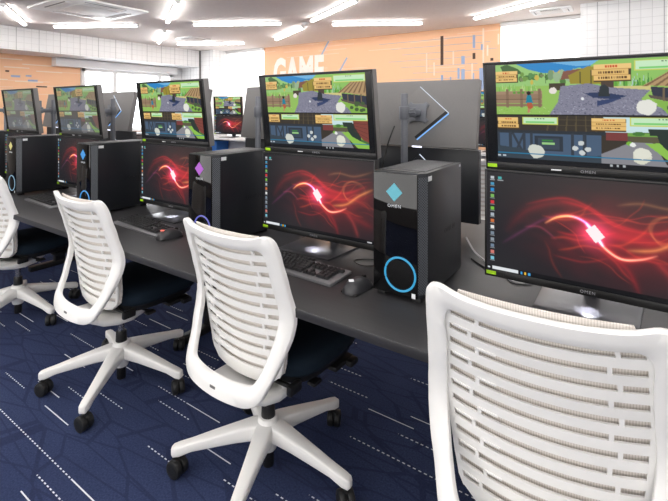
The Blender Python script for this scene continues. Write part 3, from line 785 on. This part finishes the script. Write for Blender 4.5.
def make_upper():
    t = empty('mounted_monitor'); monitor_shell(t, M['grey'])
    MB().box((.0, .03, -.002), (.05, .02, .006), .002).build('under_light', M['underlight'], t)
    MB().box((0, -.001, MH / 2 + .008), (MW - .016, .003, MH - .034)).build('screen_border', M['glass_soft'], t, smooth=False)
    o = bpy.data.objects.new('screen', GAME); COL.objects.link(o); o.parent = t
    MB().box((0, .05, MH / 2), (.1, .012, .1), .004).box((0, .05, MH / 2), (.15, .008, .03), .003, rot=(0, .78, 0)).box((0, .05, MH / 2), (.15, .008, .03), .003, rot=(0, -.78, 0)).build('mount_bracket', M['pole'], t)
    MB().box((-.09, -.0055, .012), (.03, .001, .004)).build('white_sticker', M['sticker_w'], t, smooth=False)
    return t
M['glass_soft'] = pbr('screen_black', (10, 11, 12), .22, noise=.05, nscale=9)
def make_lower():
    t = empty('desk_monitor'); monitor_shell(t, M['case'])  # black shell: shade on the lower backs put into the colour
    o = bpy.data.objects.new('screen', SWIRL); COL.objects.link(o); o.parent = t
    # the stand: local z=0 is the monitor's lower edge, the desk is .06 below
    b = -.057
    MB().prism([(-.15, -.075), (.13, -.075), (.15, .185), (-.15, .185)], b, b + .008, .002).build('stand_base', M['midgrey'], t)
    MB().box((0, .168, b + .12), (.05, .018, .23), .006).box((0, .11, b + .21), (.09, .12, .05), .008).build('stand_neck', M['midgrey'], t)
    MB().box((.0, .02, -.002), (.05, .02, .004), .001).build('under_light', M['underlight'], t)
    return t
UP, LO = make_upper(), make_lower()

def make_pole():
    t = empty('monitor_pole')
    MB().cyl((0, 0, .0), (0, 0, .715), .0175, n=24, bev=.002).build('pole', M['pole'], t)
    MB().box((0, 0, .01), (.11, .09, .02), .005).build('clamp_base', M['pole'], t)
    MB().cyl((0, 0, .585), (0, 0, .65), .026, n=24, bev=.003).cyl((-.06, 0, .617), (-.02, 0, .617), .006, n=10).build('clamp_collar', M['pole'], t)
    # arm reaches to local -y
    MB().box((0, -.06, .617), (.03, .09, .035), .006).cyl((0, -.1, .595), (0, -.1, .645), .018, n=18, bev=.003).box((0, -.14, .617), (.04, .08, .03), .006).build('arm', M['pole'], t)
    return t
PO = make_pole()

# near side
near_s = [.113, 1.18, 2.22, 3.32, 4.31]
UPL = ['upper monitor showing the game, closest to the camera at the right edge', 'upper monitor with the game, directly below the GAME wall letters',
       'upper game monitor just left of the violet logo computer', 'upper monitor with washed out game picture, second from the left edge', 'leftmost upper monitor, pale washed out game picture against the orange wall']
LOL = ['lower monitor with red swirl desktop, cut by the right edge of the photo', 'lower monitor with red swirl desktop, behind the keyboard with the white logo mouse',
       'lower monitor with red swirl desktop, behind the keyboard with the red logo mouse', 'lower monitor mostly hidden between the blue and the yellow logo computers', 'leftmost lower monitor, dark sliver beside the yellow logo computer']
POL = ['grey monitor pole hidden behind the rightmost upper monitor', 'grey monitor pole hidden behind the upper monitor below the GAME letters', 'grey monitor pole hidden behind the upper monitor above the violet logo computer',
       'grey monitor pole standing right behind the second upper monitor from the left', 'grey monitor pole just right of the leftmost upper monitor', 'grey monitor pole at the very left edge of the photo']
def put(proto, flag, loc, rz, rx, label, cat, group):
    t = proto if not flag.get(proto.name) else copy_tree(proto)
    flag[proto.name] = True
    t.location = loc; t.rotation_euler = (rx, 0, rz); tag(t, label, cat, group); return t
FL = {}
T = math.radians(7)
for i, s in enumerate(near_s):
    u = put(UP, FL, (-s, 1.594, 1.145), 0, T, UPL[i], 'monitor', 'upper monitors of the near row')
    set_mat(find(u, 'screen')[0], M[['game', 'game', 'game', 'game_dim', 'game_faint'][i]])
    put(LO, FL, (-s, 1.575, DZ + .057), 0, 0, LOL[i], 'monitor', 'lower monitors of the near row')
    put(PO, FL, (-s, 1.835, DZ), 0, 0, POL[i], 'monitor pole', 'monitor poles of the near row')
put(PO, FL, (-5.37, 1.835, DZ), 0, 0, POL[5], 'monitor pole', 'monitor poles of the near row')
# far side of the same desk
far_s = [.946, 1.958, 3.0, 4.0, 5.05]
FU = ['grey back of an upper monitor with glowing diamond edge, between the two nearest game screens', 'grey monitor back left of the upper monitor that hangs below the GAME letters', 'grey back of an upper monitor, mostly hidden, right of the violet logo computer screen',
      'grey monitor back with thick blue lit chevron, left of the violet logo station', 'grey monitor back beside the second upper monitor from the left, chevron half hidden']
FLO = ['dark back of a lower monitor standing behind the cyan logo computer', 'dark lower monitor back behind the violet logo computer', 'dark lower monitor back hidden behind the third game screen', 'dark lower monitor back under the thick blue lit chevron', 'dark lower monitor back behind the second computer from the left']
FP = ['grey pole in front of the large grey monitor back with the glowing diamond', 'grey pole at the left edge of the upper monitor below the GAME letters', 'grey far side pole hidden behind the third game screen', 'grey far side pole hidden by the second upper monitor from left', 'darker far side pole touching the pole near the left edge']
for i, s in enumerate(far_s):
    put(UP, FL, (-s, 2.205, 1.148), PI, math.radians(10), FU[i], 'monitor', 'upper monitors of the far row seen from behind').scale = (1, 1, .955)
    put(LO, FL, (-s, 2.25, DZ + .057), PI, 0, FLO[i], 'monitor', 'lower monitors of the far row seen from behind')
    put(PO, FL, (-s, 2.02, DZ), PI, 0, FP[i], 'monitor pole', 'monitor poles of the far row')
# wall counter stations
for s, a, b in ((6.33, 'small distant upper game monitor at the back wall, seen left of the grey monitor back', 'small distant lower monitor with red swirl at the back wall'),
                (1.42, 'sliver of a distant game monitor left of the nearest upper monitor', 'sliver of a distant dark lower monitor beside the nearest screens')):
    u = put(UP, FL, (-s, 5.73, 1.195), 0, math.radians(4), a, 'monitor', 'upper monitors on the wall counter')
    l = put(LO, FL, (-s, 5.73, .85), 0, 0, b, 'monitor', 'lower monitors on the wall counter')
    if s > 5: u.rotation_euler.z = l.rotation_euler.z = math.radians(14)
    put(PO, FL, (-s, 5.905, .79), 0, 0, 'far monitor pole hidden behind a monitor on the wall counter', 'monitor pole', 'monitor poles on the wall counter')
wc = empty('wall_counter', (0, 0, 0)); tag(wc, 'white topped counter along the back wall carrying the distant monitors', 'counter')
MB().box((-3.75, 5.74, .775), (6.4, .5, .03), .004).build('counter_top', M['counter'], wc)
MB().box((-3.75, 5.94, .38), (6.3, .02, .76), .002).build('back_panel', M['counter'], wc)
for x in (-6.9, -4.8, -2.7, -.6): MB().box((x, 5.74, .38), (.03, .42, .76), .003).build('leg', M['counter'], wc)
bn = empty('storage_bin', (-6.68, 5.74, 0)); tag(bn, 'bright blue bin under the distant wall counter below the small swirl screen', 'bin')
mb = MB(); mb.loft([[(-.16, -.13, 0), (.16, -.13, 0), (.16, .13, 0), (-.16, .13, 0)], [(-.18, -.15, .7), (.18, -.15, .7), (.18, .15, .7), (-.18, .15, .7)]]); mb.build('bin_body', M['bin'], bn, smooth=False)
MB().box((0, 0, .71), (.38, .32, .03), .006).build('bin_lid', M['bin'], bn)

# ------------------------------------------------------------------ desktop computers
def make_pc():
    t = empty('desktop_computer')
    MB().prism([(-.0925, 0), (.0705, 0), (.0925, .028), (.0925, .372), (-.0925, .372)], .016, .428, .0025).build('case', M['case'], t)
    MB().box((-.011, -.003, .221), (.162, .006, .406), .002).build('glass_front', M['glass'], t)
    a, b = Vector((.0712, -.0008, 0)), Vector((.0932, .0272, 0)); n = Vector((.028, -.022, 0)).normalized() * .0008
    MB().sheet([[a + n + Vector((0, 0, z)), b + n + Vector((0, 0, z))] for z in (.03, .415)]).build('vent_strip', M['vent'], t, smooth=False)
    MB().box((0, .2, .4285), (.15, .3, .003), .001).build('top_vent', M['topvent'], t)
    mb = MB(); mb.box((-.005, .028, .4285), (.13, .024, .003), .001)
    for k in range(4): mb.box((-.045 + .027 * k, .028, .430), (.014, .006, .002), mi=1)
    mb.build('port_strip', [M['black'], M['grey']], t)
    for sx in (-.07, .06):
        for sy in (.03, .34): MB().box((sx, sy, .008), (.03, .04, .016), .003).build('foot', M['rubber'], t)
    MB().prism([(-.030, 0), (0, -.031), (.030, 0), (0, .031)], -.0075, -.006, axis='y').build('logo_diamond', M['cyan_d'], t, smooth=False).location = (-.012, 0, .36)
    text_mesh('logo_text', 'OMEN', .015, M['letter_w'], t, (-.012, -.0065, .313), spacing=1.3)
    mb = MB(); mb.tube([(.055 * math.cos(q * PI / 8), 0, .055 * math.sin(q * PI / 8)) for q in range(16)], .0036, 8, closed=True, steps=3)
    mb.build('light_ring', M['cyan'], t).location = (.009, -.0065, .088)
    MB().box((.058, -.0065, .026), (.013, .001, .016)).build('small_sticker', M['sticker_w'], t, smooth=False)
    MB().box((.0932, .048, .408), (.001, .03, .016)).build('white_label', M['sticker_w'], t, smooth=False)
    MB().box((.0932, .352, .418), (.001, .016, .009)).build('white_label', M['sticker_w'], t, smooth=False)
    text_mesh('side_text', 'OMEN', .028, M['letter_d'], t, (.0928, .24, .2), rot=(PI / 2, 0, PI / 2), spacing=1.6)
    return t
pc = make_pc()
PCS = [(.648, 'cyan_d', 'cyan', 'black desktop computer with cyan diamond logo and cyan ring, nearest and largest'),
       (1.652, 'violet', 'indigo', 'black desktop computer with violet diamond logo, behind the middle chair'),
       (2.728, 'blue', 'blue', 'black desktop computer with blue diamond logo, behind the second chair from left'),
       (3.793, 'yellow', 'ice', 'black desktop computer with pale yellow diamond logo near the left edge'),
       (4.86, 'ice', 'ice', 'black desktop computer cut by the left edge, only its dark side showing')]
for i, (s, c1, c2, lab) in enumerate(PCS):
    t = pc if i == 0 else copy_tree(pc)
    t.location = (-s, 1.336, DZ); tag(t, lab, 'computer', 'computers on the near side of the desk')
    set_mat(find(t, 'logo_diamond')[0], M[c1]); set_mat(find(t, 'light_ring')[0], M[c2])

# ------------------------------------------------------------------ keyboards and mice
def make_keyboard():
    t = empty('keyboard')
    MB().box((0, 0, .008), (.44, .14, .012), .003, rot=(math.radians(3), 0, 0)).build('base_plate', M['keybase'], t)
    U = .0186; x0 = -.213
    def key(x, row, w=1.0, m='key'):
        y = [.054, .031, .0125, -.006, -.0245, -.043][row]; h = .0165 + .0011 * (5 - row) * .5 + y * .05
        b = MB(); ww = U * w * .5 - .0012
        cx = x0 + (x + w / 2) * U
        b.loft([[(cx - ww, y - .0082, h), (cx + ww, y - .0082, h), (cx + ww, y + .0082, h), (cx - ww, y + .0082, h)],
                [(cx - ww + .0022, y - .006, h + .0095), (cx + ww - .0022, y - .006, h + .0095), (cx + ww - .0022, y + .0072, h + .0095), (cx - ww + .0022, y + .0072, h + .0095)]])
        b.build('keycap', M[m], t, smooth=False)
    key(0, 0)
    for k in range(12): key(2 + k + .5 * (k // 4) - (0), 0) if k < 11 else None
    for k in range(13): key(k, 1)
    key(13, 1, 2)
    key(0, 2, 1.5)
    for k in range(12): key(1.5 + k, 2)
    key(13.5, 2, 1.5)
    key(0, 3, 1.75)
    for k in range(11): key(1.75 + k, 3)
    key(12.75, 3, 2.25)
    key(0, 4, 2.25)
    for k in range(10): key(2.25 + k, 4)
    key(12.25, 4, 2.75)
    for x, w in ((0, 1.25), (1.25, 1.25), (2.5, 1.25), (3.75, 6.25), (10, 1.25), (11.25, 1.25), (12.5, 1.25), (13.75, 1.25)): key(x, 5, w)
    for k in range(3): key(15.4 + k, 1); key(15.4 + k, 2); key(15.4 + k, 5, 1, 'key')
    key(16.4, 4)
    for k in range(4): key(18.8 + k, 1)
    for k in range(3): key(18.8 + k, 2); key(18.8 + k, 3); key(18.8 + k, 4)
    key(18.8, 5, 2); key(20.8, 5)
    return t
kb = make_keyboard()
KB = [(1.11, 1.365, -2, 'black keyboard in front of the swirl monitor beside the white logo mouse'),
      (2.16, 1.372, -4, 'black keyboard beside the red logo mouse, between two chairs'),
      (3.27, 1.36, -3, 'distant black keyboard at left, partly behind the second chair from left')]
for i, (s, p, a, lab) in enumerate(KB):
    t = kb if i == 0 else copy_tree(kb)
    t.location = (-s, p, DZ); t.rotation_euler = (0, 0, math.radians(a)); tag(t, lab, 'keyboard', 'keyboards on the near side of the desk')
def make_mouse():
    t = empty('mouse')
    rings = []
    for k in range(13):
        f = k / 12; y = -.06 + .12 * f
        w = .032 * (max(1e-3, 1 - (2 * f - 1) ** 4) ** .5) * (1 - .08 * math.sin(PI * f)); h = .012 + .028 * max(0, math.sin(PI * (f * .85 + .1))) * (1 - (2 * f - 1) ** 6)
        h = max(h, .006)
        ring = [(w * math.cos(q), y, .002 + (h if math.sin(q) >= 0 else .0) * abs(math.sin(q)) ** .8) for q in [2 * PI * j / 16 for j in range(16)]]
        rings.append(ring)
    MB().loft(rings).build('shell', M['mouse'], t, angle=60)
    MB().box((0, 0, .004), (.058, .1, .006), .002).build('skirt', M['mouse_side'], t)
    MB().cyl((-.004, .03, .033), (.004, .03, .033), .008, n=16).build('scroll_wheel', M['mouse_side'], t)
    MB().prism([(-.011, -.032), (0, -.043), (.011, -.032), (0, -.021)], .0385, .0405).build('logo', M['mouse_white'], t, smooth=False)
    return t
ms = make_mouse()
ms.scale = (1.12, 1.12, 1.1); ms.location = (-.80, 1.325, DZ); ms.rotation_euler = (0, 0, math.radians(-8)); tag(ms, 'dark grey mouse with white lit logo beside the cyan logo computer', 'mouse', 'mice on the desk')
m2 = copy_tree(ms); m2.location = (-1.89, 1.33, DZ); m2.rotation_euler = (0, 0, math.radians(-10)); m2['label'] = 'dark grey mouse with red lit logo behind the middle chair back'
set_mat(find(m2, 'logo')[0], M['mouse_red'])

# ------------------------------------------------------------------ cables
def cable(pts, r, mat, lab):
    o = MB().tube(pts, r, 8).build('cable', mat, None); tag(o, lab, 'cable', 'cables on the desk')
z = DZ + .004
cable([(-.56, 1.86, z), (-.5, 1.8, z), (-.44, 1.76, z), (-.4, 1.8, z), (-.32, 1.86, z)], .0035, M['cable'], 'black cable looping on the desk right of the cyan logo computer')
cable([(-.62, 1.98, z + .05), (-.56, 1.9, z + .02), (-.5, 1.86, z), (-.42, 1.78, z), (-.36, 1.7, z), (-.3, 1.72, z)], .004, M['cable_w'], 'grey cable bending from behind the cyan logo computer')
cable([(-.82, 1.72, z), (-.86, 1.64, z), (-.93, 1.6, z), (-.96, 1.56, z), (-.9, 1.53, z), (-.84, 1.58, z), (-.8, 1.66, z)], .0025, M['cable'], 'thin black cable coiled right of the stand base behind the white logo mouse')
cable([(.28, 1.5, z), (.22, 1.47, z), (.13, 1.48, z), (.1, 1.53, z), (.16, 1.56, z), (.24, 1.55, z)], .003, M['cable'], 'thin black cable loop under the rightmost swirl monitor')
cable([(-1.2, 2.14, 1.26), (-1.17, 2.1, 1.2), (-1.16, 2.08, 1.1), (-1.18, 2.1, .95), (-1.16, 2.06, DZ + .004)], .004, M['cable_w'], 'grey cable hanging down the big monitor back near the pole')
cable([(-1.06, 2.14, 1.26), (-1.08, 2.09, 1.15), (-1.1, 2.07, 1.0), (-1.08, 2.05, DZ + .004)], .004, M['cable'], 'dark cable hanging beside the pole of the big monitor back')

# ------------------------------------------------------------------ office chairs
def interp(K, z):
    for (a, va), (b, vb) in zip(K, K[1:]):
        if z <= b:
            f = (z - a) / (b - a); f = max(0, min(1, f)); return va + (vb - va) * (f * f * (3 - 2 * f) * .35 + f * .65)
    return K[-1][1]
FK = [(.39, -.260), (.45, -.244), (.55, -.202), (.63, -.178), (.67, -.171), (.71, -.175), (.80, -.199), (.88, -.223), (.97, -.250)]
PK = [(.42, -.135), (.50, -.142), (.56, -.15), (.62, -.158), (.68, -.166), (.74, -.178), (.80, -.194), (.88, -.218), (.97, -.245)]
CV = lambda x: .042 * (x / .24) ** 2
def fy(x, z): return interp(FK, z) + CV(x)
def py(x, z): return interp(PK, z) + CV(x)
def sp2(pts, n): return [(v.x, v.z) for v in spline([Vector((p[0], 0, p[1])) for p in pts], n)]
OUT = [(0, .939), (.08, .940), (.15, .946), (.196, .958), (.222, .948), (.232, .918), (.237, .85), (.242, .76), (.248, .68), (.241, .61), (.218, .53), (.199, .47), (.181, .434), (.14, .415), (.07, .410), (0, .409)]
INN = [(0, .898), (.08, .899), (.13, .903), (.165, .906), (.182, .896), (.189, .87), (.189, .82), (.193, .76), (.198, .68), (.190, .61), (.173, .53), (.158, .492), (.142, .474), (.10, .468), (.05, .466), (0, .466)]
def half_w(z):
    K = [(.425, .12), (.438, .15), (.455, .168), (.48, .18), (.55, .19), (.62, .197), (.68, .201), (.74, .203), (.88, .194), (.905, .188)]
    return interp(K, z)
def make_chair():
    t = empty('office_chair')
    # outer loop frame
    o, i = sp2(OUT, 4), sp2(INN, 4)
    o = o + [(-x, z) for x, z in reversed(o[1:-1])]; i = i + [(-x, z) for x, z in reversed(i[1:-1])]
    rings = []
    for (ox, oz), (ix, iz) in zip(o, i):
        def L(f): return ox + (ix - ox) * f, oz + (iz - oz) * f
        ring = []
        for f, d in ((.07, -.0105), (.5, -.012), (.93, -.0105), (1, -.007), (1, .009), (.92, .013), (.08, .013), (0, .009), (0, -.006)):
            x, z = L(f); ring.append((x, fy(x, z) + d, z))
        rings.append(ring)
    MB().loft(rings, closed=True).build('backrest_frame', M['white_plastic'], t, angle=50)
    # slatted shell
    mb = MB(); nc = 25; TH = (0, .006, 0)
    def strip(z0, z1, u0=-1, u1=1, n=nc, dy=0.0):
        rows = []
        for z in (z0, z1):
            r = []
            for k in range(n):
                u = u0 + (u1 - u0) * k / (n - 1); x = half_w(z) * u
                zz = z - .012 * (1 - u * u)            # rows sag a little in the middle
                r.append((x, py(x, zz) + dy, zz))
            rows.append(r)
        mb.sheet(rows, TH)
    top, bot, N = .917, .468, 12
    pitch = (top - bot) / N
    for k in range(N + 1):
        zc = top - k * pitch
        strip(zc - pitch * .29, zc + pitch * .29) if k < N else strip(zc - .012, zc + pitch * .29)
    strip(.432, bot - .008)
    for k in range(N):
        a, b2 = top - (k + 1) * pitch + pitch * .27, top - k * pitch - pitch * .27
        strip(a, b2, -1.0, -.93, 3); strip(a, b2, .93, 1.0, 3)
        q = (.70, .62) if k % 2 else (.62, .70)
        strip(a, b2, -q[0] - .022, -q[0] + .022, 3); strip(a, b2, q[1] - .022, q[1] + .022, 3)
        strip(b2 - .0035, b2 + .001, -q[0] if k % 2 == 0 else -q[0] - .2, -q[0] + .2 if k % 2 == 0 else -q[0], 5, -.002)
    mb.build('slat_panel', M['white_plastic'], t, angle=40)
    # mesh cloth in front of the slats
    rows = []
    for k in range(16):
        z = .430 + (.953 - .430) * k / 15; w = half_w(min(z, .9)) * 1.0
        if z > .9: w = .158 + (w - .158) * max(0, 1 - (z - .9) / .03)
        rows.append([(w * (2 * j / 20 - 1), py(w * (2 * j / 20 - 1), z - .01) + (.016 if z < .9 else .012), z - (.011 * (1 - (2 * j / 20 - 1) ** 2) if z < .93 else .004)) for j in range(21)])
    MB().sheet(rows, (0, .006, 0)).build('mesh_cloth', M['fabric'], t, angle=60)
    x = 0; MB().box((0, fy(0, .438) - .0125, .438), (.026, .002, .009), .0008).build('name_tag', M['grey'], t)
    # seat
    def se(w, d, n=40, e=4.0): return [(w * math.copysign(abs(math.cos(q)) ** (2 / e), math.cos(q)), d * math.copysign(abs(math.sin(q)) ** (2 / e), math.sin(q))) for q in [2 * PI * k / n for k in range(n)]]
    rings = []
    for f, zz in ((.9, .435), (.98, .442), (1, .455), (1, .475), (.97, .49), (.88, .499), (.6, .502), (.2, .499)):
        rings.append([(x, y + .112, zz - (.028 * max(0, (y - .12) / .11) ** 2 if y > .12 else 0)) for x, y in se(.24 * f, .208 * f)])
    MB().loft(rings).build('seat', M['seat'], t, angle=60)
    MB().loft([[(x, y + .112, zz - (.022 * max(0, (y - .12) / .11) ** 2 if y > .12 else 0)) for x, y in se(.23 * f, .2 * f)] for f, zz in ((.8, .405), (.95, .412), (.97, .44))]).build('seat_pan', M['black'], t, angle=60)
    MB().box((.2, .17, .395), (.07, .12, .018), .006).box((.245, .2, .392), (.03, .05, .022), .006).build('seat_slide_handle', M['black'], t)
    # mechanism cover: white shell that carries the loop
    rings = []
    for y, w, z0, z1 in ((-.24, .1, .422, .455), (-.2, .118, .385, .43), (-.15, .138, .358, .398), (-.09, .148, .342, .392), (-.02, .142, .332, .395), (.06, .11, .332, .40), (.12, .08, .35, .40), (.15, .06, .37, .40)):
        cz, hz = (z0 + z1) / 2, (z1 - z0) / 2
        rings.append([(a, y, cz + b2) for a, b2 in se(w, hz, 20, 3.5)])
    MB().loft(rings).box((.132, -.035, .41), (.02, .06, .06), .006).box((-.132, -.035, .41), (.02, .06, .06), .006).build('mechanism_cover', M['white_plastic'], t, angle=50)
    MB().cyl((.02, -.1, .425), (.185, -.075, .412), .008, n=14).box((.02, -.1, .425), (.05, .045, .04), .008).box((.192, -.07, .41), (.022, .06, .035), .006).build('tilt_lever', M['black'], t)
    MB().cyl((.05, .02, .39), (.19, .03, .385), .007, n=12).box((.2, .03, .384), (.035, .045, .014), .005).build('height_lever', M['black'], t)
    # column and star base
    MB().cyl((0, 0, .014), (0, 0, .09), .021, n=24, bev=.003).build('column_foot', M['black'], t)
    MB().cyl((0, 0, .19), (0, 0, .25), .027, .024, 24, .003).build('column_sleeve', M['black'], t)
    MB().cyl((0, 0, .2), (0, 0, .36), .015, n=24).build('gas_lift', M['chrome'], t)
    MB().cyl((0, 0, .075), (0, 0, .12), .03, .042, 28, .004).cyl((0, 0, .12), (0, 0, .2), .055, .036, 28, .008).build('star_hub', M['white_plastic'], t)
    st = []
    for k in range(5):
        rings = []
        for d, w, z0, z1 in ((.02, .036, .12, .185), (.06, .034, .122, .182), (.12, .029, .116, .168), (.2, .024, .104, .148), (.28, .020, .092, .126), (.325, .019, .076, .116), (.347, .016, .074, .110), (.354, .009, .08, .104)):
            cz, hz = (z0 + z1) / 2, (z1 - z0) / 2
            rings.append([(d, a, cz + b2) for a, b2 in se(w, hz, 20, 5)])
        leg = MB().loft(rings).build('leg', M['white_plastic'], t, angle=50)
        leg.rotation_euler = (0, 0, 2 * PI * k / 5)
        c = MB(); R = .032
        for sy in (-1, 1): c.cyl((0, sy * .002, R), (0, sy * .027, R), R, n=28, bev=.006)
        c.box((.006, 0, R + .006), (.04, .01, .05), .004).cyl((0.012, 0, .05), (.012, 0, .08), .006, n=10)
        for sy in (-1, 1): c.cyl((0, sy * .026, R), (0, sy * .0275, R), R * .55, n=20)
        cs = c.build('caster', M['rubber'], leg, angle=40)
        cs.location = (.333, 0, 0); cs.rotation_euler = (0, 0, [2.4, .7, 1.9, -.6, 1.1][k])
    return t
ch = make_chair()
CH = [(.168, 1.152, 4, 20, 'white mesh back office chair nearest the camera, cut by the right edge'),
      (1.134, 1.225, -2, 6, 'white slat back office chair in the middle, in front of the violet logo computer'),
      (2.103, 1.205, -1, 18, 'white slat back office chair second from left, in front of the blue logo computer'),
      (3.33, 1.205, 7, 3, 'white office chair cut by the left edge of the photo')]
for i, (s, p, a, st, lab) in enumerate(CH):
    t = ch if i == 3 else copy_tree(ch)
    t.location = (-s, p, 0); t.rotation_euler = (0, 0, math.radians(a)); tag(t, lab, 'chair', 'white office chairs along the desk')
    if i == 0:          # this seat is set a little higher
        for c in t.children:
            if c.name.split('.')[0] not in ('leg', 'star_hub', 'column_foot', 'column_sleeve'): c.location.z += .016
    for k, leg in enumerate([c for c in t.children if c.name.split('.')[0] == 'leg']): leg.rotation_euler = (0, 0, 2 * PI * k / 5 + math.radians(st))
t = copy_tree(ch); t.location = (-1.05, 3.8, 0); t.rotation_euler = (0, 0, 0)
tag(t, 'distant white chair back, a narrow slice left of the nearest swirl monitor', 'chair', 'white office chairs at the wall counter')

# ------------------------------------------------------------------ light
w = bpy.data.worlds.new('World'); scene.world = w; w.use_nodes = True
bg = w.node_tree.nodes['Background']; bg.inputs[0].default_value = (.93, .96, 1, 1); bg.inputs[1].default_value = 5.0
def area(name, loc, rot, sx, sy, e, col=(1, .98, .95)):
    l = bpy.data.lights.new(name, 'AREA'); l.shape = 'RECTANGLE'; l.size = sx; l.size_y = sy; l.energy = e; l.color = col
    o = bpy.data.objects.new(name, l); COL.objects.link(o); o.location = loc; o.rotation_euler = rot; return o
area('front_fill', (-2.2, -2.9, 1.6), (PI / 2, 0, 0), 9, 1.7, 125, (1, .99, .97))  # soft fill added behind the camera; the front wall has no window
for s in near_s + [.946]:
    l = bpy.data.lights.new('under_spot', 'SPOT'); l.energy = 1.6; l.spot_size = 1.5; l.shadow_soft_size = .01; l.color = (.92, .92, 1)
    o = bpy.data.objects.new('under_spot', l); COL.objects.link(o)
    o.location = (-s, 1.575 if s != .946 else 2.25, DZ + .052)

# ------------------------------------------------------------------ camera
cd = bpy.data.cameras.new('camera'); cam = bpy.data.objects.new('camera', cd); COL.objects.link(cam)
cam.location = (0, 0, 1.36); cam.rotation_euler = (PI / 2, 0, math.atan2(.5627, .8267))
cd.sensor_fit = 'HORIZONTAL'; cd.sensor_width = 36; cd.lens = 36 * 437 / 668; cd.shift_y = -(250.5 - 107.5) / 668
cd.clip_start = .02
scene.camera = cam
scene.view_settings.view_transform = 'Standard'
scene.view_settings.look = 'None'
scene.view_settings.exposure = 0.35
